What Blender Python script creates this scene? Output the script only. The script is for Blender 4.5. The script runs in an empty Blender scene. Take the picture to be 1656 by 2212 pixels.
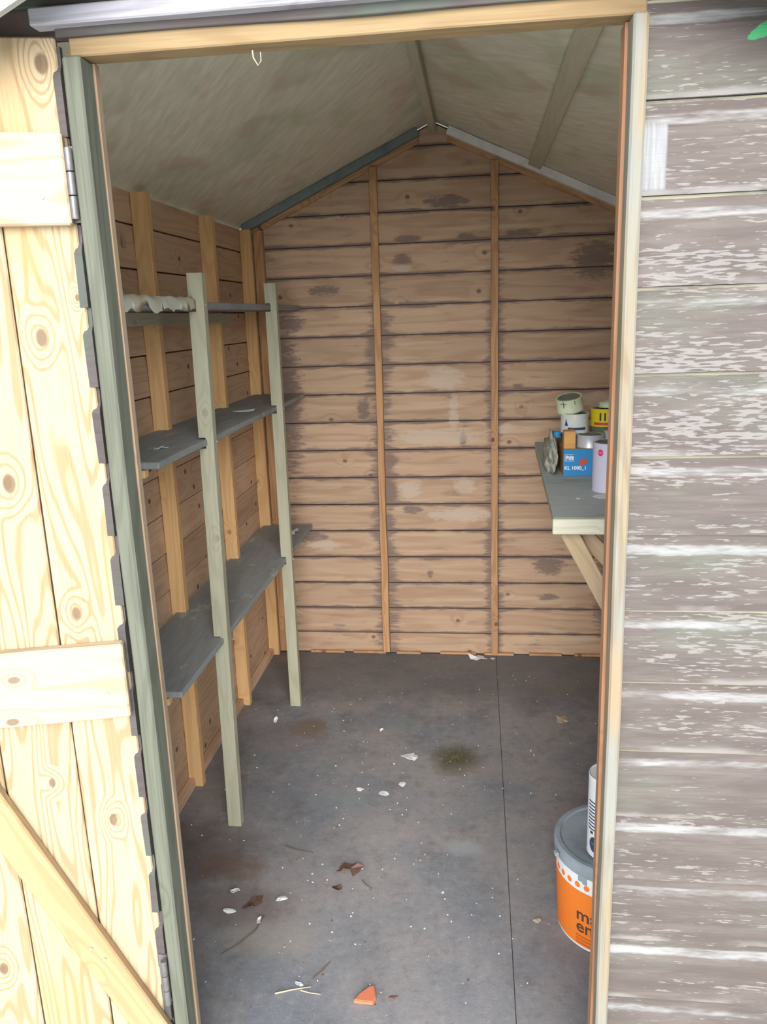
import bpy, bmesh, math, random
from mathutils import Matrix, Vector, noise
random.seed(7)
C = bpy.context.scene.collection
scene = bpy.context.scene

# ---------------------------------------------------------------- camera
CX, CY, CZ = 0.0719, -1.1447, 1.4366
YAW, PITCH, ROLL, FPX = 0.1215, -0.2413, -0.0341, 1727.73
fw = Vector((-math.sin(YAW)*math.cos(PITCH), math.cos(YAW)*math.cos(PITCH), math.sin(PITCH)))
rt = Vector((math.cos(YAW), math.sin(YAW), 0)); up = rt.cross(fw)
rt, up = rt*math.cos(ROLL) + up*math.sin(ROLL), -rt*math.sin(ROLL) + up*math.cos(ROLL)
cam = bpy.data.cameras.new('camera'); co = bpy.data.objects.new('camera', cam); C.objects.link(co)
cam.sensor_fit = 'VERTICAL'; cam.sensor_height = 36; cam.lens = FPX/2212*36; cam.clip_start = 0.02
m = Matrix.Identity(4)
for i in range(3):
    m[i][0] = rt[i]; m[i][1] = up[i]; m[i][2] = -fw[i]; m[i][3] = (CX, CY, CZ)[i]
co.matrix_world = m
scene.camera = co

# ---------------------------------------------------------------- sky, sun, exposure
w = bpy.data.worlds.new('sky'); scene.world = w; w.use_nodes = True
bg = w.node_tree.nodes['Background']
bg.inputs[0].default_value = (0.76, 0.89, 1.0, 1); bg.inputs[1].default_value = 1.0
sun = bpy.data.lights.new('sun', 'SUN'); sun.energy = 4.0; sun.angle = math.radians(50); sun.color = (1.0, 0.97, 0.93)
so = bpy.data.objects.new('sun', sun); C.objects.link(so)
so.rotation_euler = Vector((0.08, -1.0, 0.36)).to_track_quat('Z', 'Y').to_euler()
scene.view_settings.view_transform = 'Standard'; scene.view_settings.look = 'None'
scene.view_settings.gamma = 1; scene.view_settings.use_curve_mapping = False
scene.view_settings.exposure = 0.92

# ---------------------------------------------------------------- materials
def srgb(r, g, b):
    f = lambda c: (c/255/12.92) if c/255 <= .04045 else ((c/255+.055)/1.055)**2.4
    return (f(r), f(g), f(b), 1)

class NT:
    def __init__(s, name, rough=.8, spec=.25):
        s.m = bpy.data.materials.new(name); s.m.use_nodes = True; s.t = s.m.node_tree; s.b = s.t.nodes['Principled BSDF']
        s.b.inputs['Roughness'].default_value = rough
        s.b.inputs['Specular IOR Level'].default_value = spec
    def n(s, typ, **kw):
        o = s.t.nodes.new(typ)
        for k, v in kw.items(): setattr(o, k, v)
        return o
    def L(s, a, b): s.t.links.new(a, b)
    def put(s, sock, v):
        if isinstance(v, (int, float)): sock.default_value = v
        elif isinstance(v, tuple): sock.default_value = v
        else: s.L(v, sock)
    def math(s, op, a, b=0.0, c=0.0, clamp=False):
        o = s.n('ShaderNodeMath', operation=op, use_clamp=clamp)
        s.put(o.inputs[0], a); s.put(o.inputs[1], b)
        if len(o.inputs) > 2: s.put(o.inputs[2], c)
        return o.outputs[0]
    def mix(s, f, a, b, typ='MIX'):
        o = s.n('ShaderNodeMix', data_type='RGBA', blend_type=typ)
        s.put(o.inputs[0], f); s.put(o.inputs[6], a); s.put(o.inputs[7], b)
        return o.outputs[2]
    def ss(s, v, lo, hi):          # smoothstep lo..hi -> 0..1 (lo may exceed hi)
        o = s.n('ShaderNodeMapRange', interpolation_type='SMOOTHSTEP')
        s.put(o.inputs[0], v)
        if lo < hi: o.inputs[1].default_value = lo; o.inputs[2].default_value = hi; o.inputs[3].default_value = 0; o.inputs[4].default_value = 1
        else: o.inputs[1].default_value = hi; o.inputs[2].default_value = lo; o.inputs[3].default_value = 1; o.inputs[4].default_value = 0
        return o.outputs[0]
    def noise(s, vec, scale, detail=3, rough=.55, out=0):
        o = s.n('ShaderNodeTexNoise'); s.L(vec, o.inputs['Vector']); o.inputs['Scale'].default_value = scale
        o.inputs['Detail'].default_value = detail; o.inputs['Roughness'].default_value = rough
        return o.outputs[out]
    def scaled(s, vec, v):
        o = s.n('ShaderNodeVectorMath', operation='MULTIPLY'); s.L(vec, o.inputs[0]); o.inputs[1].default_value = v
        return o.outputs[0]
    def xyz(s, vec):
        o = s.n('ShaderNodeSeparateXYZ'); s.L(vec, o.inputs[0]); return o.outputs
    def obj(s, rnd=True):
        tc = s.n('ShaderNodeTexCoord'); v = tc.outputs['Object']
        if not rnd: return v
        oi = s.n('ShaderNodeObjectInfo'); r = s.math('MULTIPLY', oi.outputs['Random'], 37.0)
        o = s.n('ShaderNodeVectorMath', operation='ADD'); s.L(v, o.inputs[0]); s.L(r, o.inputs[1])
        return o.outputs[0]
    def rnd(s): return s.n('ShaderNodeObjectInfo').outputs['Random']
    def pos(s): return s.n('ShaderNodeNewGeometry').outputs['Position']
    def bump(s, h, strength=.3, dist=.002):
        o = s.n('ShaderNodeBump'); o.inputs['Strength'].default_value = strength; o.inputs['Distance'].default_value = dist
        s.L(h, o.inputs['Height']); s.L(o.outputs[0], s.b.inputs['Normal'])
    def col(s, c): s.put(s.b.inputs['Base Color'], c); return s.m

def wood(name, base, grain, ring=.5, fine=.35, knots=.8, tone=.12, blotch=.3, rings=26, extra=None, knotcol=None, rough=.75, kscale=4.6, klist=None, sharp=(-.2, .95)):
    t = NT(name, rough); v = t.obj(); lv = t.obj(False)
    knotcol = knotcol or tuple(x*.45 for x in grain[:3])+(1,)
    vo = t.n('ShaderNodeTexVoronoi', voronoi_dimensions='2D'); t.L(t.scaled(v, (1, 1.15, 0)), vo.inputs['Vector']); vo.inputs['Scale'].default_value = kscale
    kd = t.math('DIVIDE', vo.outputs['Distance'], kscale)            # metres to nearest knot
    if klist:                                                       # knots where the door has them: (along the door, up, size)
        px, py, pz = t.xyz(t.pos()); kd = None
        sd = t.math('ADD', t.math('MULTIPLY', t.math('ADD', px, .503), -.968), t.math('MULTIPLY', py, -.25))
        for ks, kz, kr in klist:
            a = t.math('SUBTRACT', sd, ks); b = t.math('SUBTRACT', pz, kz)
            if fine > .2: b = t.math('MULTIPLY', b, .62)
            else: a = t.math('MULTIPLY', a, .62)
            q = t.math('SQRT', t.math('ADD', t.math('MULTIPLY', a, a), t.math('MULTIPLY', b, b)))
            q = t.math('MULTIPLY', q, .0135/kr)
            kd = q if kd is None else t.math('MINIMUM', kd, q)
        kd = t.math('SUBTRACT', kd, .001)
    kd = t.math('ADD', kd, t.math('MULTIPLY', t.noise(v, 60, 2), .003 if klist else .006))
    n1 = t.noise(t.scaled(v, (1.1, 9, 9)), 1.0, 2, .5)
    warp = t.math('MULTIPLY', t.ss(kd, .055, .0), .16)
    nn = t.math('ADD', n1, warp)
    rg = t.math('SINE', t.math('MULTIPLY', nn, float(rings)*6.28/2.2))
    rg = t.ss(rg, *sharp)
    fn = t.noise(t.scaled(v, (6, 320, 320)), 1.0, 3, .6)
    bl = t.noise(t.scaled(v, (2.2, 9, 9)), 1.0, 3, .6)
    c = t.mix(t.math('MULTIPLY', rg, ring), base, grain)
    c = t.mix(t.math('MULTIPLY', t.ss(fn, .45, .75), fine), c, grain)
    c = t.mix(t.math('MULTIPLY', t.ss(bl, .5, .75), blotch), c, tuple(x*.75 for x in grain[:3])+(1,))
    tv = t.math('ADD', 1-tone, t.math('MULTIPLY', t.rnd(), 2*tone))
    tc = t.n('ShaderNodeCombineXYZ'); [t.L(tv, tc.inputs[i]) for i in range(3)]
    c = t.mix(1.0, c, tc.outputs[0], 'MULTIPLY')
    if knots: c = t.mix(t.math('MULTIPLY', t.ss(kd, .015, .009), knots), c, knotcol)
    h = t.math('ADD', t.math('MULTIPLY', fn, .6), t.math('MULTIPLY', rg, .4))
    if extra: c = extra(t, c, v, lv)
    t.bump(h, .25, .0015)
    return t.col(c)

# damp-stained inner cladding of the back wall
BLD = [(-0.040,1.847,0.075,0.022),(-0.194,1.717,0.050,0.014),(-0.217,1.640,0.035,0.022),(0.246,1.721,0.065,0.014),(0.523,1.615,0.085,0.066),
 (0.028,1.711,0.035,0.018),(-0.529,1.538,0.057,0.018),(-0.677,1.414,0.058,0.03),(-0.390,1.065,0.024,0.047),(-0.287,0.726,0.027,0.036),
 (-0.202,0.646,0.04,0.018),(0.362,0.401,0.055,0.04),(0.361,0.262,0.040,0.014),(0.233,1.139,0.026,0.014),(-0.130,0.362,0.012,0.02),(0.012,0.935,0.014,0.032),(-.72,1.1,.07,.3),(-.66,.53,.08,.03),(.6,.3,.05,.2)]
BLP = [(-0.059,1.182,0.07,0.040),(-0.213,0.729,0.045,0.034),(0.020,0.743,0.042,0.028),(0.179,0.979,0.03,0.02),(-0.583,0.489,0.060,0.02),(-0.024,1.030,0.018,0.08),(-0.217,1.612,0.035,0.014),(-.1,.95,.17,.03),(.0,.62,.13,.025),(.55,1.08,.07,.03)]
def blobs(t, px, pz, wob, L):
    acc = None
    for x, z, rx, rz in L:
        a = t.math('DIVIDE', t.math('SUBTRACT', px, x), rx); b = t.math('DIVIDE', t.math('SUBTRACT', pz, z), rz)
        d = t.math('ADD', t.math('MULTIPLY', a, a), t.math('MULTIPLY', b, b))
        q = t.ss(t.math('ADD', d, wob), 1.7, .45)
        acc = q if acc is None else t.math('MAXIMUM', acc, q)
    return acc
def back_extra(t, c, v, lv):
    p = t.pos(); X, Y, Z = t.xyz(p)
    n = t.noise(t.scaled(p, (9, 0, 60)), 1.0, 4, .65); n2 = t.noise(t.scaled(p, (5, 0, 5)), 1.0, 3, .6)
    wob = t.math('MULTIPLY', t.math('SUBTRACT', t.noise(t.scaled(p, (22, 0, 75)), 1.0, 5, .75), .5), 6.5)
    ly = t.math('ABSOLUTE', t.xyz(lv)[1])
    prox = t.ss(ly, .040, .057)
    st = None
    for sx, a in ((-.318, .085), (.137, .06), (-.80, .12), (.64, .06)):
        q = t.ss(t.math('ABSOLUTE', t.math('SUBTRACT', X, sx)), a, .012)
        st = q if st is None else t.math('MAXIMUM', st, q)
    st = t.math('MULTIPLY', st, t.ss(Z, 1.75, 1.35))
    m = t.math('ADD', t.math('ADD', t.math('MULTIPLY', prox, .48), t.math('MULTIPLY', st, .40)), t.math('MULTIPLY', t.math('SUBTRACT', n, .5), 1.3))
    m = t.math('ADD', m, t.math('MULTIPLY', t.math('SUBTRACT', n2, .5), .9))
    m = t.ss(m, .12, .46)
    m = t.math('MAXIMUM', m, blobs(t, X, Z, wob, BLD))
    hl = t.ss(t.noise(t.scaled(p, (2.2, 0, 34)), 1.0, 2, .5), .52, .68)  # pale streaks painted as highlights along the board ridges
    c = t.mix(t.math('MULTIPLY', hl, .35), c, srgb(214, 188, 160))
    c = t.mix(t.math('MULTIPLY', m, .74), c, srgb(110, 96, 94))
    pm = blobs(t, X, Z, wob, BLP)
    c = t.mix(t.math('MULTIPLY', pm, .55), c, srgb(205, 190, 176))
    return c
M = {}
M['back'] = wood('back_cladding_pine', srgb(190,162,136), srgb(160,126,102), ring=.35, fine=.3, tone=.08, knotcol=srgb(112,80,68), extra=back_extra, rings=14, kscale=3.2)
M['inner'] = wood('side_cladding_pine', srgb(208,178,150), srgb(174,138,114), ring=.35, fine=.4, tone=.12, knotcol=srgb(80,52,45))
M['stud'] = wood('stud_pine', srgb(226,186,134), srgb(198,150,100), ring=.35, fine=.3, tone=.06, knots=.6)
M['backstud'] = wood('back_stud_pine', srgb(196,154,112), srgb(150,106,78), ring=.4, fine=.4, tone=.06)
M['grey'] = wood('greyed_batten', srgb(172,170,148), srgb(144,142,124), ring=.3, fine=.5, tone=.05, knots=.25, blotch=.4)
def dust(t, c, v, lv):
    n = t.noise(t.scaled(v, (7, 16, 16)), 1.0, 5, .7); k = t.ss(n, .60, .66)
    c = t.mix(t.math('MULTIPLY', k, .35), c, srgb(205, 205, 198))
    d = t.ss(t.noise(t.scaled(v, (4, 9, 9)), 1.0, 4, .6), .5, .7)
    return t.mix(t.math('MULTIPLY', d, .4), c, srgb(112, 113, 116))
M['shelf'] = wood('dusty_shelf_board', srgb(148,152,153), srgb(122,125,126), ring=.2, fine=.4, tone=.05, knots=.2, extra=dust)
M['bench'] = wood('dusty_bench_top', srgb(178,188,190), srgb(152,160,160), ring=.12, fine=.25, tone=.02, knots=0, extra=dust)
M['bench_front'] = wood('bench_edge_batten', srgb(214,212,192), srgb(176,172,148), ring=.3, fine=.5, tone=.02, knotcol=srgb(120,84,72), kscale=3)
M['brace'] = wood('bench_brace_pine', srgb(184,162,132), srgb(152,130,102), ring=.3, fine=.4, tone=.08, knots=.3)
# door
def door_extra(t, c, v, lv):
    p = t.pos(); n = t.noise(t.scaled(v, (3, 9, 9)), 1.0, 3, .6)
    return t.mix(t.math('MULTIPLY', t.ss(n, .5, .72), .35), c, srgb(172, 134, 78))
M['door'] = wood('new_door_pine', srgb(172,154,126), srgb(132,100,66), ring=.56, fine=.35, tone=.05, knotcol=srgb(98,78,60), rings=46, extra=door_extra, blotch=.08, sharp=(.1, 1.0), klist=[(.0114,1.7833,.010),(.0583,1.4208,.0095),(.0609,.9934,.008),(.0016,1.4759,.004),(.0452,.6193,.008),(.1327,1.208,.011),(.135,.70,.006),(.30,1.1,.009),(.38,.5,.010),(.50,1.4,.009),(.60,.8,.009),(.26,.35,.009)])
M['ledge'] = wood('door_ledge_pine', srgb(178,161,137), srgb(140,108,82), ring=.4, fine=.18, tone=.03, knotcol=srgb(108,88,76), rings=30, blotch=.05, sharp=(.2, 1.0), klist=[(.1628,.8973,.007),(.1739,.8262,.007),(.42,1.63,.008),(.5,.87,.008),(.3,.10,.008)])
M['brace_door'] = wood('door_brace_pine', srgb(168,142,106), srgb(138,106,72), ring=.3, fine=.2, tone=.02, knots=.3, blotch=.1)
def jamb_extra(t, c, v, lv):
    n = t.noise(t.scaled(v, (3, 30, 30)), 1.0, 4, .6); n2 = t.noise(t.scaled(v, (2.5, 4, 4)), 1.0, 2)
    c = t.mix(t.math('MULTIPLY', t.ss(n, .45, .62), .6), c, srgb(124, 129, 128))
    return t.mix(t.math('MULTIPLY', t.ss(n2, .55, .7), .4), c, srgb(150, 120, 90))
M['jamb_left'] = wood('green_treated_jamb', srgb(98,100,88), srgb(70,70,60), ring=.3, fine=.5, tone=.02, knotcol=srgb(80,66,56), kscale=2.6, blotch=.2)
M['jamb_right'] = wood('weathered_jamb', srgb(134,122,102), srgb(104,90,72), ring=.35, fine=.5, tone=.02, extra=jamb_extra, knotcol=srgb(130,100,76), kscale=2.2)
M['tan_wood'] = wood('aged_tan_pine', srgb(148,128,106), srgb(120,98,78), ring=.3, fine=.5, tone=.03, knots=.2)
M['orange_wood'] = wood('fresh_orange_pine', srgb(158,118,90), srgb(130,88,62), ring=.3, fine=.5, tone=.03, knots=.2)
M['lintel'] = wood('lintel_pine', srgb(144,122,90), srgb(116,90,60), ring=.3, fine=.4, tone=.02, knots=.5, knotcol=srgb(160,120,80))

# outside shiplap: brown paint flaking off pale wood; bare strip and bare scoop
def siding():
    t = NT('flaking_brown_shiplap', .7, .3); p = t.pos(); lv = t.obj(False); X, Y, Z = t.xyz(p); lz = t.xyz(lv)[1]
    v = t.obj()
    base = t.mix(t.ss(t.noise(t.scaled(v, (5, 40, 40)), 1.0, 4, .6), .35, .7), srgb(84, 75, 72), srgb(100, 91, 87))
    base = t.mix(t.math('MULTIPLY', t.ss(t.noise(t.scaled(v, (2.5, 6, 6)), 1.0, 3, .6), .52, .68), .45), base, srgb(98, 104, 92))
    fine = t.noise(t.scaled(v, (14, 420, 420)), 1.0, 2, .6)
    base = t.mix(t.math('MULTIPLY', t.ss(fine, .45, .75), .35), base, srgb(78, 68, 64))
    gr0 = t.math('SINE', t.math('MULTIPLY', t.noise(t.scaled(v, (1.6, 14, 14)), 1.0, 3, .55), 120.0))
    base = t.mix(t.math('MULTIPLY', t.ss(gr0, .3, 1.0), .30), base, srgb(82, 72, 68))
    # flakes: short dashes along the grain, thick in the middle of the wall, thin at the foot
    f1 = t.noise(t.scaled(v, (42, 300, 300)), 1.0, 2, .5); f2 = t.noise(t.scaled(v, (5, 20, 20)), 1.0, 3, .6)
    dens = t.math('MULTIPLY', t.ss(Z, .72, 1.25), t.ss(Z, 1.76, 1.64)); dens = t.math('ADD', .35, t.math('MULTIPLY', dens, .65))
    fl = t.math('ADD', f1, t.math('MULTIPLY', t.math('SUBTRACT', f2, .5), .8)); fl = t.math('ADD', fl, t.math('MULTIPLY', dens, .13))
    fl = t.ss(fl, .695, .75)
    bare = t.mix(t.noise(t.scaled(v, (9, 60, 60)), 1.0, 3, .6), srgb(137, 132, 129), srgb(120, 115, 113))
    c = t.mix(t.math('MULTIPLY', fl, .72), base, bare)
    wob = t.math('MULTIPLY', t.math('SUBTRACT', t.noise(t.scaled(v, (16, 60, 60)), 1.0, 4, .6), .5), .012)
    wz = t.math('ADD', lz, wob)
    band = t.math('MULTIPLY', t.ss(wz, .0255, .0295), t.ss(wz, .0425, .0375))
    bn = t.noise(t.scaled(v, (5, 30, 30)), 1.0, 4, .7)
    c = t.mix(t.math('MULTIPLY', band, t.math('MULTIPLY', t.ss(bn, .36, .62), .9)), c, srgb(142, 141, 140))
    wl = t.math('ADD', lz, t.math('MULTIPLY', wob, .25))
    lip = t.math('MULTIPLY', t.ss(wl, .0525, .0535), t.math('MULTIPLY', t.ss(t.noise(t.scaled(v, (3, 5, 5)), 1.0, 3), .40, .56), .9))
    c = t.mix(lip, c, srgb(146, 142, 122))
    foot = t.math('MULTIPLY', t.ss(wz, -.046, -.055), t.ss(t.noise(t.scaled(v, (6, 14, 14)), 1.0, 3), .45, .6))
    c = t.mix(t.math('MULTIPLY', foot, .75), c, bare)
    # the bare patch where a latch block sat
    pa = t.math('MULTIPLY', t.ss(t.math('ABSOLUTE', t.math('SUBTRACT', X, .300)), .0165, .013), t.ss(t.math('ABSOLUTE', t.math('SUBTRACT', Z, 1.624)), .044, .038))
    gr = t.mix(t.noise(t.scaled(p, (260, 0, 14)), 1.0, 3, .6), srgb(90, 88, 88), srgb(160, 160, 162))
    c = t.mix(pa, c, gr)
    gx = t.math('DIVIDE', t.math('SUBTRACT', X, .425), .019); gz = t.math('DIVIDE', t.math('SUBTRACT', Z, t.math('ADD', 1.763, t.math('MULTIPLY', t.math('SUBTRACT', X, .425), .45))), .0085)
    g = t.ss(t.math('ADD', t.math('ADD', t.math('MULTIPLY', gx, gx), t.math('MULTIPLY', gz, gz)), t.math('MULTIPLY', t.math('SUBTRACT', t.noise(p, 90, 3), .5), 1.6)), 1.2, .8)
    c = t.mix(g, c, srgb(66, 150, 98))
    t.bump(t.math('ADD', t.math('MULTIPLY', fl, -.5), fine), .35, .0015)
    return t.col(c)
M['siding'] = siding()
def green_shade(t, c, v, lv):  # green blotches painted in for the shade under the barge board
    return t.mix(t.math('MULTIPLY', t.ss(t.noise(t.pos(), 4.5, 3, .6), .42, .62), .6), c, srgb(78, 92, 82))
M['dark_siding'] = wood('dark_brown_cladding', srgb(84,76,75), srgb(66,60,61), ring=.3, fine=.5, tone=.08, knots=.2, extra=green_shade)
M['trim'] = wood('peeling_grey_trim', srgb(158,155,162), srgb(112,106,112), ring=.3, fine=.6, tone=.02, knots=0, blotch=.5)
M['barge'] = wood('barge_board', srgb(176,176,168), srgb(140,140,134), ring=.3, fine=.4, knots=0)

def simple(name, c, rough=.6, spec=.3, vary=0, scale=20, metal=0, c2=None):
    t = NT(name, rough, spec); t.b.inputs['Metallic'].default_value = metal
    c2 = c2 or tuple(x*.6 for x in c[:3])+(1,)
    n = t.noise(t.obj(), scale, 4, .65)
    return t.col(t.mix(t.math('MULTIPLY', t.ss(n, .4, .7), vary), c, c2))

def ceiling_mat():
    t = NT('roof_board_strands', .85, .1); v = t.obj(False)
    a = t.noise(t.scaled(v, (3, 2.2, 3)), 1.0, 3, .6); o = t.n('ShaderNodeVectorRotate'); t.L(v, o.inputs[0]); o.inputs['Angle'].default_value = .75; o.inputs['Axis'].default_value = (0, 0, 1)
    s1 = t.noise(t.scaled(o.outputs[0], (9, 42, 9)), 1.0, 4, .65)
    c = t.mix(t.ss(s1, .25, .8), srgb(214, 208, 188), srgb(236, 232, 214))
    c = t.mix(t.math('MULTIPLY', t.ss(a, .48, .64), .45), c, srgb(178, 190, 160))
    b = t.noise(t.scaled(v, (4, 3, 4)), 1.7, 2, .5)
    c = t.mix(t.math('MULTIPLY', t.ss(b, .54, .68), .38), c, srgb(204, 168, 154))
    return t.col(c)
M['ceiling'] = ceiling_mat()
M['roof_batten'] = wood('greenish_roof_batten', srgb(200,194,170), srgb(172,166,146), ring=.2, fine=.4, knots=0, tone=.02)

def floor_mat():
    t = NT('dusty_chipboard_floor', .8, .25); p = t.pos(); X, Y, Z = t.xyz(p)
    a = t.noise(p, 2.6, 5, .62); b = t.noise(p, 9, 5, .68); f = t.noise(p, 160, 3, .7)
    c = t.mix(t.ss(a, .38, .66), srgb(146, 141, 141), srgb(120, 124, 131))
    c = t.mix(t.math('MULTIPLY', t.ss(b, .5, .72), .5), c, srgb(104, 99, 98))
    g2 = t.noise(p, 38, 5, .75)
    c = t.mix(t.math('MULTIPLY', t.ss(g2, .50, .66), .30), c, srgb(98, 94, 92))
    c = t.mix(t.math('MULTIPLY', t.ss(g2, .46, .34), .25), c, srgb(172, 172, 174))
    c = t.mix(t.math('MULTIPLY', t.ss(f, .52, .7), .22), c, srgb(176, 176, 178))
    # floor colour darkens towards the back wall, broken up by noise
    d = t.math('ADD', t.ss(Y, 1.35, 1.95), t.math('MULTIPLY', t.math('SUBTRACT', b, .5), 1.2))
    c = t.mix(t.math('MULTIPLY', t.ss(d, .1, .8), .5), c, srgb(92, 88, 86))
    wob = t.math('MULTIPLY', t.math('SUBTRACT', t.noise(p, 22, 4, .7), .5), 2.6)
    def spot(x, y, rx, ry, col, k, c):
        u = t.math('DIVIDE', t.math('SUBTRACT', X, x), rx); w_ = t.math('DIVIDE', t.math('SUBTRACT', Y, y), ry)
        return t.mix(t.math('MULTIPLY', t.ss(t.math('ADD', t.math('ADD', t.math('MULTIPLY', u, u), t.math('MULTIPLY', w_, w_)), wob), 2.1, .0), k), c, col)
    c = spot(-.005, 1.24, .075, .085, srgb(84, 80, 58), .85, c)
    c = spot(-.535, 1.42, .06, .06, srgb(112, 96, 60), .7, c)
    c = spot(-.60, 1.36, .14, .10, srgb(140, 118, 120), .3, c)
    c = spot(-.72, .72, .17, .13, srgb(96, 84, 80), .6, c)
    c = spot(-.60, .66, .09, .05, srgb(116, 92, 80), .6, c)
    c = spot(-.53, .52, .12, .07, srgb(104, 88, 82), .55, c)
    c = spot(-.43, .42, .09, .05, srgb(158, 152, 140), .4, c)
    c = spot(.12, 1.17, .14, .05, srgb(152, 144, 136), .35, c)
    c = spot(-.35, .98, .09, .05, srgb(130, 142, 144), .35, c)
    c = spot(-.21, 1.47, .07, .05, srgb(124, 138, 136), .35, c)
    c = spot(.032, .785, .045, .03, srgb(166, 174, 178), .4, c)
    vo = t.n('ShaderNodeTexVoronoi'); t.L(p, vo.inputs['Vector']); vo.inputs['Scale'].default_value = 34
    sp = t.math('MULTIPLY', t.ss(t.math('ADD', vo.outputs['Distance'], t.math('MULTIPLY', t.noise(p, 130, 3), .16)), .17, .12), t.ss(t.noise(p, 5, 3), .52, .6))
    c = t.mix(t.math('MULTIPLY', sp, .7), c, srgb(226, 222, 216))
    t.bump(t.math('ADD', b, t.math('MULTIPLY', f, .4)), .3, .003)
    return t.col(c)
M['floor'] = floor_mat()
M['gap'] = simple('dark_gap', srgb(112, 98, 94), .9, .1, .3)
M['felt'] = simple('green_roof_felt', srgb(78, 96, 84), .95, .1, .6, 60)
M['ground'] = simple('pale_bounce_ground', srgb(232, 230, 222), .9, .15, .5, 6, c2=srgb(206, 204, 196))  # ground out of view, made very pale to bounce light onto the ceiling
M['metal'] = simple('dull_steel', srgb(120, 116, 116), .45, .5, .5, 90, .6)
M['nail'] = simple('nail_head', srgb(170, 170, 170), .4, .5, .2, 90, .5)
M['rail_light'] = simple('daylit_verge_rail', srgb(236, 236, 232), .6, .4, .4, 14, c2=srgb(190, 190, 188))  # whitish colour stands in for daylight shining over the right rail
M['rail_dark'] = simple('dark_verge_rail', srgb(128, 138, 136), .8, .2, .6, 12, c2=srgb(92, 102, 104))  # darker blue-grey tone for the left rail
M['white_paper'] = simple('torn_white_paper', srgb(226, 228, 232), .8, .2, .25, 30)
M['tan_paper'] = simple('tan_card_scrap', srgb(186, 170, 146), .85, .1, .4, 30)
M['plastic_sheet'] = simple('dusty_plastic_sheet', srgb(196, 200, 190), .5, .4, .55, 12, c2=srgb(190, 150, 104))
M['leaf'] = simple('dead_leaf', srgb(112, 86, 76), .9, .1, .5, 50)
M['tile'] = simple('terracotta_shard', srgb(206, 122, 90), .85, .2, .35, 40)
M['straw'] = simple('dry_straw', srgb(214, 198, 156), .8, .2, .2)
M['twig'] = simple('brown_twig', srgb(110, 90, 74), .9, .1, .3)
M['moss'] = simple('dry_moss', srgb(120, 112, 80), .95, .05, .8, 30, c2=srgb(76, 74, 50))
M['lid_grey'] = simple('dusty_grey_lid', srgb(150, 160, 168), .6, .3, .5, 10, c2=srgb(116, 124, 132))
M['white_plastic'] = simple('white_plastic', srgb(232, 232, 236), .45, .4, .1, 12)
M['orange'] = simple('orange_label', srgb(240, 128, 44), .5, .35, .08, 12)
M['ink'] = simple('grey_ink', srgb(84, 66, 62), .6, .2, 0)
M['faint_ink'] = simple('faint_orange_ink', srgb(196, 98, 40), .6, .2, 0)
M['lavender'] = simple('lavender_white_tin', srgb(216, 214, 236), .4, .45, .06, 10)
M['pink'] = simple('pink_sticker', srgb(222, 66, 120), .6, .2, 0)
M['pink_light'] = simple('pale_pink_print', srgb(246, 190, 208), .6, .2, 0)
M['tin'] = simple('tin_plate', srgb(214, 216, 224), .35, .5, .2, 14, .25)
M['tin_lid'] = simple('dusty_tin_lid', srgb(128, 130, 120), .6, .4, .6, 24)
M['paint_drip'] = simple('dried_cream_paint', srgb(226, 224, 204), .5, .4, .3, 30)
M['label_white'] = simple('pale_tin_label', srgb(214, 222, 222), .5, .35, .35, 22, c2=srgb(178, 196, 178))
M['label_green'] = simple('pale_green_tin', srgb(206, 218, 186), .5, .35, .3, 22)
M['navy'] = simple('navy_print', srgb(62, 70, 104), .5, .3, 0)
M['yellow'] = simple('yellow_label', srgb(232, 212, 30), .5, .35, .2, 22)
M['red'] = simple('red_band', srgb(206, 84, 66), .5, .35, .1)
M['blue_card'] = simple('blue_carton', srgb(52, 140, 200), .55, .3, .12, 16)
M['card'] = simple('brown_cardboard', srgb(172, 138, 104), .85, .15, .25, 16)
M['white_print'] = simple('white_print', srgb(236, 240, 244), .6, .2, 0)
M['block'] = wood('pine_offcut', srgb(218,168,104), srgb(190,136,78), ring=.3, fine=.4, knots=0)
M['green_tin'] = simple('dirty_green_tin', srgb(110, 122, 108), .6, .35, .5, 18)
M['rag'] = simple('plaster_dusted_rag', srgb(168, 168, 158), .9, .1, .8, 26, c2=srgb(112, 112, 104))
M['teal'] = simple('teal_print', srgb(40, 128, 124), .5, .3, 0)

# ---------------------------------------------------------------- geometry helpers
WM = {}
def link(name, me, parent=None, M4=None):
    o = bpy.data.objects.new(name, me); C.objects.link(o)
    M4 = M4 or Matrix.Identity(4)
    WM[o] = M4
    if parent is not None:
        o.parent = parent; o.matrix_basis = WM[parent].inverted() @ M4
    else: o.matrix_basis = M4
    return o
def mesh(name, bm, mats, smooth=False):
    bmesh.ops.recalc_face_normals(bm, faces=bm.faces[:])
    me = bpy.data.meshes.new(name); bm.to_mesh(me); bm.free()
    for m_ in (mats if isinstance(mats, (list, tuple)) else [mats]): me.materials.append(m_)
    if smooth:
        for p in me.polygons: p.use_smooth = True
    return me
def T(x, y, z): return Matrix.Translation((x, y, z))
def thing(name, label, cat, loc, group=None, rz=0):
    o = link(name, None, None, T(*loc) @ Matrix.Rotation(rz, 4, 'Z')); o['label'] = label; o['category'] = cat
    if group: o['group'] = group
    return o
def tag(o, label, cat, group=None):
    o['label'] = label; o['category'] = cat
    if group: o['group'] = group
    return o
def struct(name, loc=(0, 0, 0), label=None):
    o = link(name, None, None, T(*loc)); o['kind'] = 'structure'
    if label: o['label'] = label
    return o
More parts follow.
